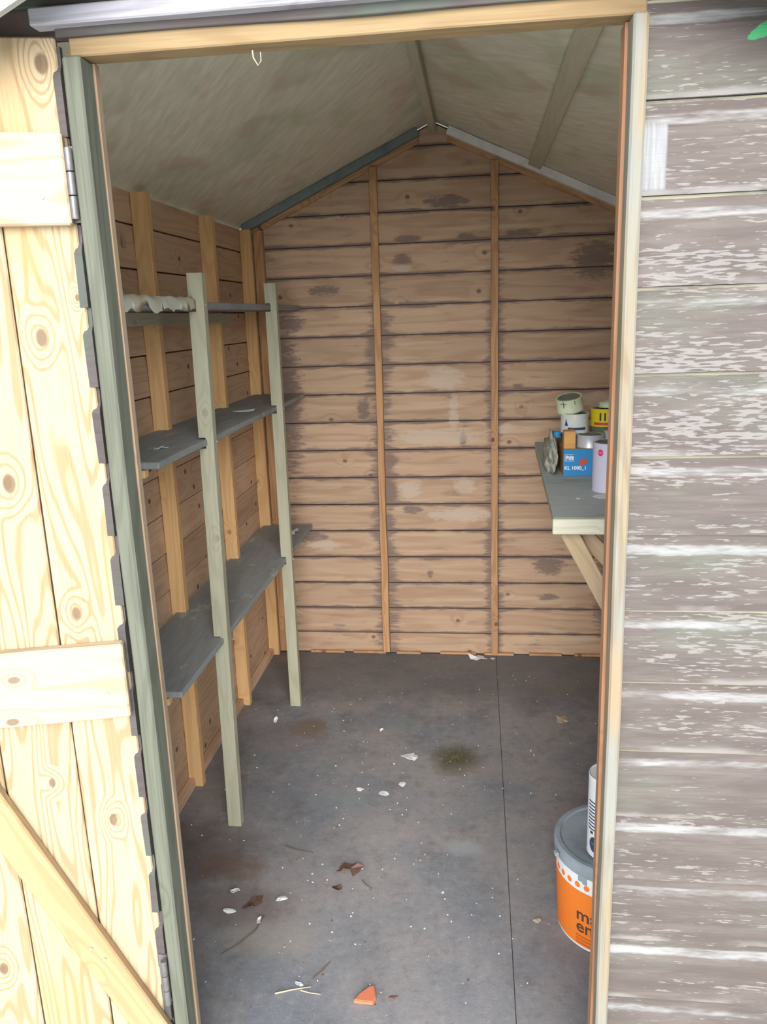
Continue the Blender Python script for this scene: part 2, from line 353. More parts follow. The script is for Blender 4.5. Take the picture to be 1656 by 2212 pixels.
def frame(origin, ex, ez):
    ex = Vector(ex).normalized(); ez = Vector(ez); ez = (ez - ex*ez.dot(ex)).normalized(); ey = ez.cross(ex)
    m_ = Matrix.Identity(4)
    for i in range(3): m_[i][0] = ex[i]; m_[i][1] = ey[i]; m_[i][2] = ez[i]; m_[i][3] = origin[i]
    return m_
def slab(bm, L, W, H, off=(0, 0, 0)):
    r = bmesh.ops.create_cube(bm, size=1)
    for v in r['verts']: v.co = Vector((v.co.x*L+off[0], v.co.y*W+off[1], v.co.z*H+off[2]))
    return r['verts']
def beam(name, p0, p1, w_, t_, upv, mat, parent=None, bev=.0015, seg=1, jit=0):
    """timber from p0 to p1; local X along it, w_ across (local Y), t_ thick (local Z = upv)"""
    p0 = Vector(p0); p1 = Vector(p1); L = (p1-p0).length
    bm = bmesh.new(); slab(bm, L, w_, t_)
    if bev: bmesh.ops.bevel(bm, geom=bm.edges[:], offset=bev, segments=1, affect='EDGES')
    if seg > 1:
        for i in range(1, seg):
            x = -L/2+L*i/seg
            bmesh.ops.bisect_plane(bm, geom=bm.verts[:]+bm.edges[:]+bm.faces[:], plane_co=(x, 0, 0), plane_no=(1, 0, 0))
        sd = random.random()*50
        for v in bm.verts:
            q = noise.noise_vector(Vector((v.co.x*4+sd, v.co.y*12, v.co.z*12)))
            v.co.y += q.y*jit; v.co.z += q.z*jit*.5
    return link(name, mesh(name, bm, mat), parent, frame((p0+p1)/2, p1-p0, upv))
def prism(bm, pts, t_):
    """extrude an outline in local XY to thickness t_ centred on z=0"""
    a = [bm.verts.new((x, y, -t_/2)) for x, y in pts]; b = [bm.verts.new((x, y, t_/2)) for x, y in pts]
    bm.faces.new(a[::-1]); bm.faces.new(b)
    n = len(pts)
    for i in range(n): bm.faces.new((a[i], a[(i+1) % n], b[(i+1) % n], b[i]))
def clip(poly, a, b, c):
    """keep a*x+b*y<=c"""
    out = []
    for i in range(len(poly)):
        p, q = poly[i], poly[(i+1) % len(poly)]; dp = a*p[0]+b*p[1]-c; dq = a*q[0]+b*q[1]-c
        if dp <= 0: out.append(p)
        if dp*dq < 0: s = dp/(dp-dq); out.append((p[0]+s*(q[0]-p[0]), p[1]+s*(q[1]-p[1])))
    return out
def lathe(bm, prof, seg=40, mat=0, c=(0, 0)):
    rings = []
    for r, z in prof:
        if r < 1e-5: rings.append([bm.verts.new((c[0], c[1], z))])
        else: rings.append([bm.verts.new((c[0]+r*math.cos(2*math.pi*k/seg), c[1]+r*math.sin(2*math.pi*k/seg), z)) for k in range(seg)])
    for A, B in zip(rings, rings[1:]):
        for k in range(seg):
            k2 = (k+1) % seg
            if len(A) == 1 and len(B) == 1: continue
            if len(A) == 1: f = bm.faces.new((A[0], B[k], B[k2]))
            elif len(B) == 1: f = bm.faces.new((A[k], A[k2], B[0]))
            else: f = bm.faces.new((A[k], A[k2], B[k2], B[k]))
            f.material_index = mat
def turned(name, prof, mat, parent, M4, seg=40):
    bm = bmesh.new(); lathe(bm, prof, seg); me = mesh(name, bm, mat, True)
    o = link(name, me, parent, M4)
    md = o.modifiers.new('edge', 'EDGE_SPLIT'); md.split_angle = math.radians(35)
    return o
def text_mesh(body, size, bold=0.0):
    cu = bpy.data.curves.new('lettering', 'FONT'); cu.body = body; cu.size = size; cu.resolution_u = 3; cu.offset = bold; cu.extrude = .0003
    o = bpy.data.objects.new('tmp', cu); C.objects.link(o)
    dg = bpy.context.evaluated_depsgraph_get(); dg.update()
    me = bpy.data.meshes.new_from_object(o.evaluated_get(dg)); bpy.data.objects.remove(o); bpy.data.curves.remove(cu)
    return me
def wrap(me, r, ang0, z0, slope=0.0):
    """bend a flat mesh (x right, y up) round a cylinder of radius r; ang0 = angle of x=0; reading left to right seen from outside"""
    for v in me.vertices:
        a = ang0 + v.co.x/r; d = r + v.co.z + slope*v.co.y
        v.co = (d*math.cos(a), d*math.sin(a), z0+v.co.y)
def patch(name, r, a0, a1, z0, z1, mat, parent, M4, n=12):
    bm = bmesh.new(); A = []
    for k in range(n+1):
        a = a0+(a1-a0)*k/n
        A.append([bm.verts.new((rr*math.cos(a), rr*math.sin(a), z)) for rr, z in ((r, z0), (r, z1), (r+.0006, z1), (r+.0006, z0))])
    for p, q in zip(A, A[1:]):
        for i in range(4): bm.faces.new((p[i], p[(i+1) % 4], q[(i+1) % 4], q[i]))
    bm.faces.new(A[0]); bm.faces.new(A[-1][::-1])
    return link(name, mesh(name, bm, mat), parent, M4)
def flat_scrap(name, pts, mat, M4, t_=.0012, curl=.006, parent=None):
    """a torn scrap: ragged outline, a little curled, thin but solid"""
    bm = bmesh.new(); c = bm.verts.new((0, 0, t_+curl*.2)); n = len(pts); sd = random.random()*99
    tp = [bm.verts.new((x, y, t_+curl*max(0, noise.noise(Vector((x*40+sd, y*40, sd))))*2)) for x, y in pts]
    bt = [bm.verts.new((v.co.x, v.co.y, v.co.z-t_)) for v in tp]; cb = bm.verts.new((0, 0, curl*.2))
    for i in range(n):
        j = (i+1) % n
        bm.faces.new((c, tp[i], tp[j])); bm.faces.new((cb, bt[j], bt[i])); bm.faces.new((tp[i], bt[i], bt[j], tp[j]))
    return link(name, mesh(name, bm, mat), parent, M4)
def ragged(rx, ry, n=11, k=.35):
    k = min(.75, k*1.7)
    return [(rx*(1.15-k*random.random())*math.cos(2*math.pi*i/n), ry*(1-k*random.random())*math.sin(2*math.pi*i/n)) for i in range(n)]

# ---------------------------------------------------------------- dimensions (metres)
XL, XR, D = -.845, .665, 2.09          # inner faces of the cladding
RX, RZ, SL = -.09, 2.135, .455         # ridge of the ceiling, slope
EZ = RZ - SL*(XR-RX)                   # eaves
PI = math.pi
def roofz(x): return RZ - SL*abs(x-RX)

# ---------------------------------------------------------------- the setting
g = struct('ground')
bm = bmesh.new(); slab(bm, 14, 14, .1); link('bounce_ground', mesh('bounce_ground', bm, M['ground']), g, T(0, 0, -.17))  # unseen slab, its pale colour chosen to throw light into the shed
# floor: two sheets with an open joint, on bearers
fl = struct('floor')
bm = bmesh.new(); slab(bm, XR-XL, D+.0, .02); link('underlay', mesh('underlay', bm, M['gap']), fl, T((XL+XR)/2, D/2, -.031))
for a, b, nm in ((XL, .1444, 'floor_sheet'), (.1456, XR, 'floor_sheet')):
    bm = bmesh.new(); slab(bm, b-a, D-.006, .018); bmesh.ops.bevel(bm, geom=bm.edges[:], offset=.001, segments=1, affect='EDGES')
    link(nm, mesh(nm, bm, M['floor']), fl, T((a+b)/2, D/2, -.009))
for y in (.08, 1.05, 2.0):
    beam('bearer', (XL, y, -.0665), (XR, y, -.0665), .06, .05, (0, 0, 1), M['dark_siding'], fl, 0)

# ceiling: two roof slopes of strand board, felt above, purlins below
ce = struct('ceiling')
for s, xe in ((-1, XL-.10), (1, XR+.10)):
    y0, y1 = -.09, D+.10
    z1 = roofz(xe)
    mid = Vector(((RX+xe)/2, (y0+y1)/2, (RZ+z1)/2)); dirx = Vector((xe-RX, 0, z1-RZ)); L = dirx.length
    up_ = Vector((-dirx.z, 0, dirx.x))
    if up_.z < 0: up_ = -up_
    up_.normalize()
    bm = bmesh.new(); slab(bm, L, y1-y0, .010); link('roof_board', mesh('roof_board', bm, M['ceiling']), ce, frame(mid+up_*.005, dirx, up_))
    bm = bmesh.new(); slab(bm, L+.02, y1-y0+.02, .004); link('felt', mesh('felt', bm, M['felt']), ce, frame(mid+up_*.013, dirx, up_))
    xp = RX+s*.375
    if s < 0: continue
    beam('purlin', (xp, .05, roofz(xp)-.011), (xp, D-.002, roofz(xp)-.011), .050, .020, up_, M['roof_batten'], ce, .002, 8, .002)
beam('ridge_batten', (RX, .05, RZ-.030), (RX, D-.002, RZ-.030), .026, .032, (0, 0, 1), M['roof_batten'], ce, .002, 8, .002)

# back wall
bw = struct('wall_back')
def wall_strip(name, poly, t_, mat, parent, y, flip=1):
    cx = sum(p[0] for p in poly)/len(poly); return None
def gable_board(name, zlo, zhi, x0, x1, y, t_, mat, parent, drop=.0, lean=0):
    poly = [(x0, zlo), (x1, zlo), (x1, zhi), (x0, zhi)]
    poly = clip(poly, SL, 1, RZ-drop+SL*RX); poly = clip(poly, -SL, 1, RZ-drop-SL*RX)
    if len(poly) < 3: return None
    zc = (zlo+zhi)/2; xc = (x0+x1)/2
    bm = bmesh.new(); prism(bm, [(px-xc, pz-zc) for px, pz in poly], t_)
    bmesh.ops.bevel(bm, geom=bm.edges[:], offset=.0012, segments=1, affect='EDGES')
    return link(name, mesh(name, bm, mat), parent, frame((xc, y, zc), (1, 0, 0), (0, -1, -lean)))
ZB = 1.9329
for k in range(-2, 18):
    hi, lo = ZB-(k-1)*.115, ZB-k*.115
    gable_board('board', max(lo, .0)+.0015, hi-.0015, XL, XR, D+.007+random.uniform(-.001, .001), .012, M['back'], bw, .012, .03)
gable_board('backing', -.07, 2.2, XL-.02, XR+.02, D+.0215, .010, M['gap'], bw, .004)
for sx in (-.318, .137):
    zt = roofz(sx)-.052
    beam('stud', (sx-.008 if sx < 0 else sx, D-.0145, .012), (sx, D-.0145, zt), .028, .026, (0, -1, 0), M['backstud'], bw, .0015, 10, .004)
beam('stud', (XL+.065, D-.0145, .012), (XL+.068, D-.0145, roofz(XL+.065)-.05), .036, .026, (0, -1, 0), M['backstud'], bw, .0015, 8, .002)
beam('stud', (XR-.024, D-.0145, .012), (XR-.024, D-.0145, roofz(XR-.03)-.05), .034, .026, (0, -1, 0), M['backstud'], bw, .0015, 8, .002)
# gable rails under the roof, left dark, right painted pale for daylight through the roof gap
for s, mt in ((-1, 'rail_dark'), (1, 'rail_light')):
    xa = RX+s*.055; xb = (XL+.01) if s < 0 else (XR-.012)
    up_ = Vector((s*SL, 0, 1)).normalized()
    beam('gable_rail', (xa, D-.022, roofz(xa)-.018), (xb, D-.022, roofz(xb)-.018), .040, .030, up_, M[mt], bw, .002, 14, .003)
    link_rail = beam('gable_strip', (xa, D-.006, roofz(xa)-.043), (xb, D-.006, roofz(xb)-.043), .012, .022, up_, M['backstud'], bw, .001, 8, .002)
for i in range(7):
    x = XL+.18+i*.19
    beam('sole_strip', (x, D-.008, .006), (x+random.uniform(.1, .18), D-.010, .006), .012, .010, (0, 0, 1), M['backstud'], bw, .001, 3, .003)

# side walls
def side_wall(name, xin, s, inward):
    wl = struct(name)
    k = 0; z = ZB-.115*1.08
    while z > 0:
        hi, lo = z, max(z-.115, 0)
        if lo < EZ+.01:
            hi = min(hi, roofz(xin+s*.012)-.006)
            if hi-lo > .015:
                beam('board', (xin+s*.007, .05, (hi+lo)/2), (xin+s*.007, D-.0, (hi+lo)/2), hi-lo-.004, .012, (inward, 0, .03), M['inner'], wl, .0012)
        z -= .115
    beam('backing', (xin+s*.020, -.0, EZ/2-.04), (xin+s*.020, D+.02, EZ/2-.04), EZ+.04, .010, (1, 0, 0), M['gap'], wl, 0)
    return wl
wl = side_wall('wall_left', XL, -1, 1)
wr = side_wall('wall_right', XR, 1, -1)
for y in (.52, 1.045, 1.588, 2.058):
    beam('stud', (XL+.0225, y, .0), (XL+.0225, y, 1.776), .045, .028, (0, -1, 0), M['stud'], wl, .0015, 10, .003)
    if y < 2: beam('stud', (XR-.0225, y, .0), (XR-.0225, y, 1.776), .045, .028, (0, -1, 0), M['stud'], wr, .0015, 10, .003)
beam('sole_rail', (XL+.011, .06, .016), (XL+.011, D-.04, .016), .030, .020, (1, 0, 0), M['inner'], wl, .001, 6, .002)

# front wall: shiplap right of the door, over it and left of it
wf = struct('wall_front')
ZF, PF = 1.6915, .115
def shiplap(parent, x0, x1, ztop, mat, zmin=None):
    """one board: bottom lip, flat face, concave scoop, thin top lip; local Y is up"""
    prof = [(-.0575, .0), (-.0575, -.013), (.018, -.013), (.0235, -.0122), (.0275, -.0102), (.0305, -.0080), (.0350, -.0068), (.0520, -.0066), (.0565, -.0075), (.0565, .0)]
    bm = bmesh.new(); L = x1-x0; n = max(2, int(L/.03)); sd = random.random()*40; R_ = []
    for i in range(n+1):
        x = -L/2+L*i/n; ring = []
        for j, (a, b) in enumerate(prof):
            w_ = noise.noise(Vector((x*9+sd, j*.3, 0)))*.0010 if 0 < j < 9 else 0
            ring.append(bm.verts.new((x, a+(w_ if j in (1, 8) else 0), -b+w_)))
        R_.append(ring)
    for A, B in zip(R_, R_[1:]):
        for j in range(len(prof)):
            j2 = (j+1) % len(prof); bm.faces.new((A[j], A[j2], B[j2], B[j]))
    bm.faces.new(R_[0]); bm.faces.new(R_[-1][::-1])
    return link('board', mesh('board', bm, mat), parent, frame(((x0+x1)/2, .013, ztop-.0575), (1, 0, 0), (0, -1, 0)))
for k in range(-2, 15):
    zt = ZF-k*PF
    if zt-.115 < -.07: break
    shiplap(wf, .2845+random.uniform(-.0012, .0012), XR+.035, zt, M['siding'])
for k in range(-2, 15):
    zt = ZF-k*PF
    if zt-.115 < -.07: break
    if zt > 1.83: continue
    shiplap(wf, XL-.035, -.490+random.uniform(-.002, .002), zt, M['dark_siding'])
# gable boards over the door
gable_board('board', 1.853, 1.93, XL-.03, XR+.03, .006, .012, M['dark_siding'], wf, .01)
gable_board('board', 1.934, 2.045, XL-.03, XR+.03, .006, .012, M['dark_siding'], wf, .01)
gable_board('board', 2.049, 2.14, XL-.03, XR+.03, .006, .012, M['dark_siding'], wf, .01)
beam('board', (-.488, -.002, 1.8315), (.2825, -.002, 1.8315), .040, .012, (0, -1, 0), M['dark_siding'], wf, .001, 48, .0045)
# inner lining of the front wall so no daylight leaks between boards
bm = bmesh.new()
slab(bm, XR+.035-.300, .008, EZ+.06, ((XR+.335)/2, .018, EZ/2-.03)); slab(bm, -.500-(XL-.035), .008, EZ+.06, ((XL-.535)/2, .018, EZ/2-.03))
link('backing', mesh('backing', bm, M['gap']), wf)
gable_board('backing', 1.815, 2.14, XL-.03, XR+.03, .018, .008, M['gap'], wf, .006)

# door frame and trims
t1 = struct('trim_1'); lw = beam('lintel', (-.474, .020, 1.805), (.2835, .020, 1.805), .040, .030, (0, 0, 1), M['lintel'], t1, .002, 20, .0012)
t2 = struct('trim_2'); beam('jamb', (-.4685, .008, .0), (-.4685, .008, 1.789), .026, .040, (0, -1, 0), M['jamb_left'], t2, .003, 24, .0022)
beam('jamb_liner', (-.4625, .036, .0), (-.4625, .036, 1.789), .017, .015, (0, -1, 0), M['tan_wood'], t2, .001, 16, .0015)
t3 = struct('trim_3'); beam('jamb', (.2735, .0035, .0), (.2735, .0035, 1.789), .019, .036, (0, -1, 0), M['jamb_right'], t3, .003, 24, .0022)
beam('jamb_liner', (.2675, .036, .0), (.2675, .036, 1.789), .014, .028, (0, -1, 0), M['orange_wood'], t3, .001, 16, .0018)
t4 = struct('trim_4'); beam('drip_board', (-.514, -.012, 1.8335), (.32, -.012, 1.8335), .0215, .026, (0, -1, 0), M['trim'], t4, .002, 20, .0015)
t5 = struct('trim_5')
for s in (-1, 1):
    xe = XL-.10 if s < 0 else XR+.10
    beam('barge_board', (RX, -.10, RZ-.062), (xe, -.10, roofz(xe)-.062), .014, .128, Vector((s*SL, 0, 1)), M['barge'], t5, .002)
t6 = struct('trim_6'); beam('door_sill', (-.457, .02, -.02), (.262, .02, -.02), .05, .04, (0, 0, 1), M['dark_siding'], t6, .002)

# ---------------------------------------------------------------- door (standing open, inner face towards us)
d1 = struct('door_1', (-.505, -.012, 0))
DX = Vector((-.968, -.25, 0)).normalized(); DN = Vector((.25, -.968, 0)).normalized(); H0 = Vector((-.503, 0, 0))
def dp(s, z, o=0): return H0 + DX*s + Vector((0, 0, z)) + DN*o
seams = [-.011, .0917, .208, .322, .436, .550, .664]
for i, (a, b) in enumerate(zip(seams, seams[1:])):
    top = 1.819+random.uniform(-.003, .002)
    beam('plank', dp((a+b)/2+.0003, .02, -.007), dp((a+b)/2+.0003, top, -.007), b-a-.0022, .014, DN, M['door'], d1, .0022, 16, .0006)
for z0, z1 in ((1.574, 1.694), (.815, .943), (.055, .180)):
    beam('ledge', dp(-.0070, (z0+z1)/2, .010), dp(.655, (z0+z1)/2, .010), z1-z0, .020, DN, M['ledge'], d1, .0028, 8, .0006)
bz = .1235
beam('door_brace', dp(.008, .165-.0, .0095), dp(.262, .745-.0, .0095), .056, .019, DN, M['brace_door'], d1, .0028, 8, .0006)
for s, z in ((.028, 1.61), (.30, 1.63), (.025, .86), (.27, .87), (.3, .9), (.105, .385), (.085, .36)):
    turned('nail', [(0, .0012), (.0028, .001), (.003, 0), (.003, -.004), (0, -.004)], M['nail'], d1, frame(dp(s, z, .0205), DX, DN), 10)
# butt hinges on the frame edge
for zc, hh in ((1.628, .10), (.29, .10)):
    hi_ = link('hinge', None, d1, T(-.487, -.010, zc))
    bm = bmesh.new(); slab(bm, .016, .004, hh, (-.006, .010, 0)); me = mesh('hinge_leaf', bm, M['metal']); link('hinge_leaf', me, hi_, T(-.487, -.010, zc))
    for q in range(3):
        turned('knuckle', [(0, -.015), (.0052, -.015), (.0056, -.013), (.0056, .013), (.0052, .015), (0, .015)], M['metal'], hi_, T(-.487, -.012, zc+(q-1)*.0315), 16)

# ---------------------------------------------------------------- shelving on the left
sh = thing('shelving', 'rough wooden three-tier shelving on notched posts along the left wall', 'shelves', (-.72, 1.2, 0))
Y0, Y1 = .515, D-.03
levels = (1.484, 1.140, .590)          # top surface
depth_front = -.622
for z, dz in zip(levels, (.018, .016, .016)):
    beam('shelf', ((depth_front+XL+.012)/2, Y0 if z < 1.4 else .33, z-dz/2), ((depth_front+XL+.012)/2, Y1, z-dz/2), depth_front-XL-.014, dz, (0, 0, 1), M['shelf'], sh, .002, 14, .002)
def post(x, y, h, lean):
    w2 = .0195; pts = [(0, -w2)]
    for z in sorted(levels):
        d_ = .018; zz0, zz1 = z-.024, z+.004
        pts += [(zz0, -w2), (zz0, -w2+d_), (zz1, -w2+d_), (zz1, -w2)]
    pts += [(h, -w2), (h, w2), (0, w2)]
    pts = [(a-h/2, -b) for a, b in pts]      # local y = -world x (z axis towards the door)
    bm = bmesh.new(); prism(bm, pts, .026)
    bot = Vector((x-lean, y+.013, 0)); top_ = Vector((x, y+.013, h))
    return link('post', mesh('post', bm, M['grey']), sh, frame((bot+top_)/2, top_-bot, (0, -1, 0)))
for x, y, le in ((-.6195, .840, .020), (-.6195, 1.580, .004)):
    p_ = post(x, y, 1.553, le)
    for z in levels:
        turned('nail', [(0, .0014), (.0026, .001), (.0028, 0), (.0028, -.004), (0, -.004)], M['nail'], sh, frame((x+.0205, y+.013, z-.008), (0, 1, 0), (1, 0, 0)), 8)
# bearers nailed across the studs under the shelves
beam('shelf_bearer', (XL+.0555, .34, 1.448), (XL+.0555, 1.66, 1.444), .034, .019, (1, 0, 0), M['grey'], sh, .0015, 8, .002)
for z in (1.124, .574):
    beam('shelf_bearer', (XL+.018, Y0+.010, z-.0115), (depth_front-.035, Y0+.010, z-.0115), .018, .021, (0, -1, 0), M['stud'], sh, .0015)

# ---------------------------------------------------------------- bench on the right
be = thing('workbench', 'grey dusty workbench top with pale front edge and diagonal braces', 'bench', (.45, 1.45, 0))
bm = bmesh.new(); prism(bm, [(.262-.46, .852-1.46), (.662-.46, .852-1.46), (.662-.46, 2.074-1.46), (.297-.46, 2.074-1.46)], .018)
bmesh.ops.bevel(bm, geom=bm.edges[:], offset=.0015, segments=1, affect='EDGES')
link('bench_top', mesh('bench_top', bm, M['bench']), be, frame((.46, 1.46, .915), (1, 0, 0), (0, 0, 1)))
beam('edge_batten', (.258, .845, .904), (.662, .845, .904), .040, .016, (0, -1, 0), M['bench_front'], be, .002, 10, .0015)
beam('front_rail', (.276, .862, .895), (.309, 2.06, .895), .022, .020, (1, 0, 0), M['brace'], be, .002, 6, .001)
beam('bench_brace', (.300, .880, .884), (.656, .880, .222), .044, .022, (0, -1, 0), M['brace'], be, .002, 6, .001)
beam('bench_brace', (.330, .906, .880), (.656, .906, .540), .042, .022, (0, -1, 0), M['brace'], be, .002, 6, .001)
beam('wall_rail', (.633, .86, .889), (.633, 2.06, .889), .034, .022, (1, 0, 0), M['brace'], be, .002)

# ---------------------------------------------------------------- paint bucket with the tall tin on it
BX, BY = .382, .542
RO = T(BX, BY, 0)
bk = thing('paint_bucket', 'orange-labelled paint bucket with grey lid on the floor by the doorway', 'bucket', (BX, BY, 0))
r0, r1, hb = .1235, .1315, .214
turned('body', [(0, .004), (r0-.006, .004), (r0-.004, 0), (r0, .002), (r1, hb), (r1-.002, hb+.002), (0, hb+.002)], M['white_plastic'], bk, RO, 64)
turned('lid', [(0, .2240), (.086, .2240), (.094, .2265), (.118, .2265), (.122, .2305), (.1315, .2305), (.1350, .2275), (.1355, .206), (.1340, .1985), (.1320, .1985), (.1320, .213), (0, .213)], M['lid_grey'], bk, RO, 64)
def rr(z): return r0+(r1-r0)*z/hb
aC = math.radians(225)
def cone_patch(name, a0, a1, zf0, zf1, mat, parent, n=36, off=.0007):
    bm = bmesh.new(); P_ = []
    for k in range(n+1):
        a = a0+(a1-a0)*k/n; za, zb = zf0(a), zf1(a)
        P_.append([bm.verts.new(((rr(z)+o)*math.cos(a), (rr(z)+o)*math.sin(a), z)) for z, o in ((za, 0), (zb, 0), (zb, off), (za, off))])
    for p, q in zip(P_, P_[1:]):
        for i in range(4): bm.faces.new((p[i], p[(i+1) % 4], q[(i+1) % 4], q[i]))
    bm.faces.new(P_[0]); bm.faces.new(P_[-1][::-1])
    return link(name, mesh(name, bm, mat), parent, RO)
lab = cone_patch('label', math.radians(176), math.radians(330), lambda a: .008, lambda a: .156, M['orange'], bk)
cone_patch('label_border', math.radians(176), math.radians(330), lambda a: .156, lambda a: .197, M['white_plastic'], bk)
def disc_on(me_r, ang, z, rad, mat, parent, name='dot', n=18, off=.0006):
    bm = bmesh.new(); vs = [bm.verts.new((rad*math.cos(2*PI*k/n), rad*math.sin(2*PI*k/n), off)) for k in range(n)]; bm.faces.new(vs)
    vb = [bm.verts.new((v.co.x, v.co.y, 0)) for v in vs]; bm.faces.new(vb[::-1])
    for k in range(n): bm.faces.new((vs[k], vb[k], vb[(k+1) % n], vs[(k+1) % n]))
    me = mesh(name, bm, mat); wrap(me, me_r, ang, z); return link(name, me, parent, RO)
for k in range(13):
    a = math.radians(184+k*10.4); disc_on(rr(.171)+.0009, a, .171, .0070, M['orange'], lab)
for body, z, sz, mt in (('matt', .078, .046, 'ink'), ('emulsion', .046, .046, 'ink'), ('silky smooth', .042, .015, 'faint_ink'), ('finish', .027, .015, 'faint_ink')):
    if mt == 'faint_ink': continue
    me = text_mesh(body, sz, .0006); me.materials.clear(); me.materials.append(M[mt]); wrap(me, rr(z)+.0009, math.radians(224), z, .0374)
    link('lettering', me, lab, RO)
for z, L_ in ((.031, .05), (.022, .06), (.013, .04)):
    cone_patch('fine_print', math.radians(224), math.radians(224)+L_/.126, lambda a, z=z: z, lambda a, z=z: z+.0045, M['faint_ink'], lab, 8, .0011)
# dried paint runs under the lid
for a, l_ in ((229, .016), (234, .020)):
    cone_patch('paint_run', math.radians(a-2.6), math.radians(a+2.4), lambda x, l_=l_: .199-l_, lambda x: .200, M['lid_grey'], bk, 4, .0016)
beam('lid_tab', (BX-.139, BY-.045, .212), (BX-.129, BY-.043, .212), .014, .010, (0, 0, 1), M['lid_grey'], bk, .002)

TX, TY = .3590, .4892
tt = thing('tall_tin', 'tall white printed tube standing on the bucket lid, half behind the door frame', 'tin', (TX, TY, .2305))
RT = T(TX, TY, .2305)
turned('body', [(0, .001), (.0425, 0), (.0448, .003), (.0442, .006), (.0442, .192), (.0448, .195), (.0435, .199), (.040, .196), (0, .196)], M['white_plastic'], tt, RT, 48)
for k in range(9):
    z = .070+k*.0085
    patch('print_line', .0444, math.radians(196), math.radians(196+34+8*(k % 3)), z, z+.0028, M['ink'] if k % 4 == 0 else M['navy'], tt, RT, 8)
bm = bmesh.new(); n = 18; vs = [bm.verts.new((.014*math.cos(2*PI*k/n), .019*math.sin(2*PI*k/n), .0006)) for k in range(n)]; bm.faces.new(vs)
me = mesh('print_oval', bm, M['navy']); wrap(me, .0445, math.radians(222), .035); ov = link('print_oval', me, tt, RT)
patch('print_flash', .0452, math.radians(212), math.radians(236), .036, .041, M['teal'], tt, RT, 6)
patch('print_mark', .0446, math.radians(206), math.radians(216), .060, .066, M['ink'], tt, RT, 4)

# ---------------------------------------------------------------- things on the bench
BZ = .924
def can(name, label, x, y, z, r, h, body_mat, lid_mat, group=None, tilt=None, cat='tin'):
    M4 = T(x, y, z) @ (tilt or Matrix.Identity(4))
    o = link(name, None, None, M4); tag(o, label, cat, group)
    turned('body', [(0, .002), (r-.003, .002), (r-.0015, 0), (r, .001), (r, .003), (r-.001, .005), (r-.001, h-.005), (r, h-.003), (r, h-.001), (r-.0015, h), (r-.006, h-.001), (r-.0065, h-.004), (0, h-.004)], body_mat, o, M4, 40)
    turned('lid', [(0, h-.0038), (r-.013, h-.0038), (r-.0145, h-.0005), (r-.0095, h+.0004), (r-.0065, h-.002), (r-.0064, h-.0045), (0, h-.0045)], lid_mat, o, M4, 40)
    return o, M4
lc, LM = can('paint_tin', 'plain lavender-white tin with a pink round sticker on the bench', .4502, 1.172, BZ, .0525, .1415, M['lavender'], M['tin_lid'])
a0 = math.radians(226)
bm = bmesh.new(); n = 20; vs = [bm.verts.new((.0088*math.cos(2*PI*k/n), .0095*math.sin(2*PI*k/n), .0006)) for k in range(n)]; bm.faces.new(vs)
me = mesh('sticker', bm, M['pink']); wrap(me, .0517, a0, .116); st = link('sticker', me, lc, LM)
for q in (-.0045, 0, .0045):
    bm = bmesh.new(); slab(bm, .0022, .004, .0004, (q, 0, .0009)); me = mesh('sticker_print', bm, M['pink_light']); wrap(me, .0517, a0, .116); link('sticker_print', me, st, LM)

# blue open carton
bxl, bxr, by0, by1, bh = .338, .560, 1.380, 1.62, .086
cb = thing('carton', 'blue printed cardboard carton with brown side holding up the paint tins', 'box', ((bxl+bxr)/2, by0, BZ))
beam('front_panel', (bxl, by0+.002, BZ+bh/2), (bxr, by0+.002, BZ+bh/2), bh, .004, (0, -1, 0), M['blue_card'], cb, .001)
beam('side_panel', (bxl+.002, by0+.004, BZ+bh/2), (bxl+.002, by1, BZ+bh/2), bh, .004, (-1, 0, 0), M['card'], cb, .001)
beam('side_panel', (bxr-.002, by0+.004, BZ+bh/2), (bxr-.002, by1, BZ+bh/2), bh, .004, (1, 0, 0), M['card'], cb, .001)
beam('top_panel', (bxl+.004, (by0+by1)/2, BZ+bh-.002), (bxr-.004, (by0+by1)/2, BZ+bh-.002), by1-by0-.008, .004, (0, 0, 1), M['card'], cb, .001)
beam('back_panel', (bxl, by1+.002, BZ+bh/2), (bxr, by1+.002, BZ+bh/2), bh, .004, (0, 1, 0), M['card'], cb, .001)
FP = frame((bxl, by0-.0003, BZ), (1, 0, 0), (0, -1, 0))
me = text_mesh('KL 1000_1', .0155, .0005); me.materials.clear(); me.materials.append(M['white_print'])
link('lettering', me, cb, FP @ T(.003, .021, 0))
# pale emblem box with blocky strokes
em = bmesh.new()
for a, b, c_, d_ in ((0, 0, .001, .022), (0, .0, .028, .001), (0, .021, .028, .001), (.003, .004, .003, .014), (.007, .008, .003, .010), (.010, .012, .004, .004), (.012, .005, .003, .007), (.0165, .004, .003, .014), (.0195, .010, .003, .004), (.0215, .004, .0055, .012)):
    slab(em, c_, d_, .0006, (a+c_/2, b+d_/2, .0003))
link('emblem', mesh('emblem', em, M['white_print']), cb, FP @ T(.004, .048, 0))
bm = bmesh.new(); prism(bm, [(0, 0), (.020, .006), (.020, .022), (-.004, .020), (-.004, .008)], .0008); link('red_sticker', mesh('red_sticker', bm, M['red']), cb, FP @ T(.052, .034, .0004))

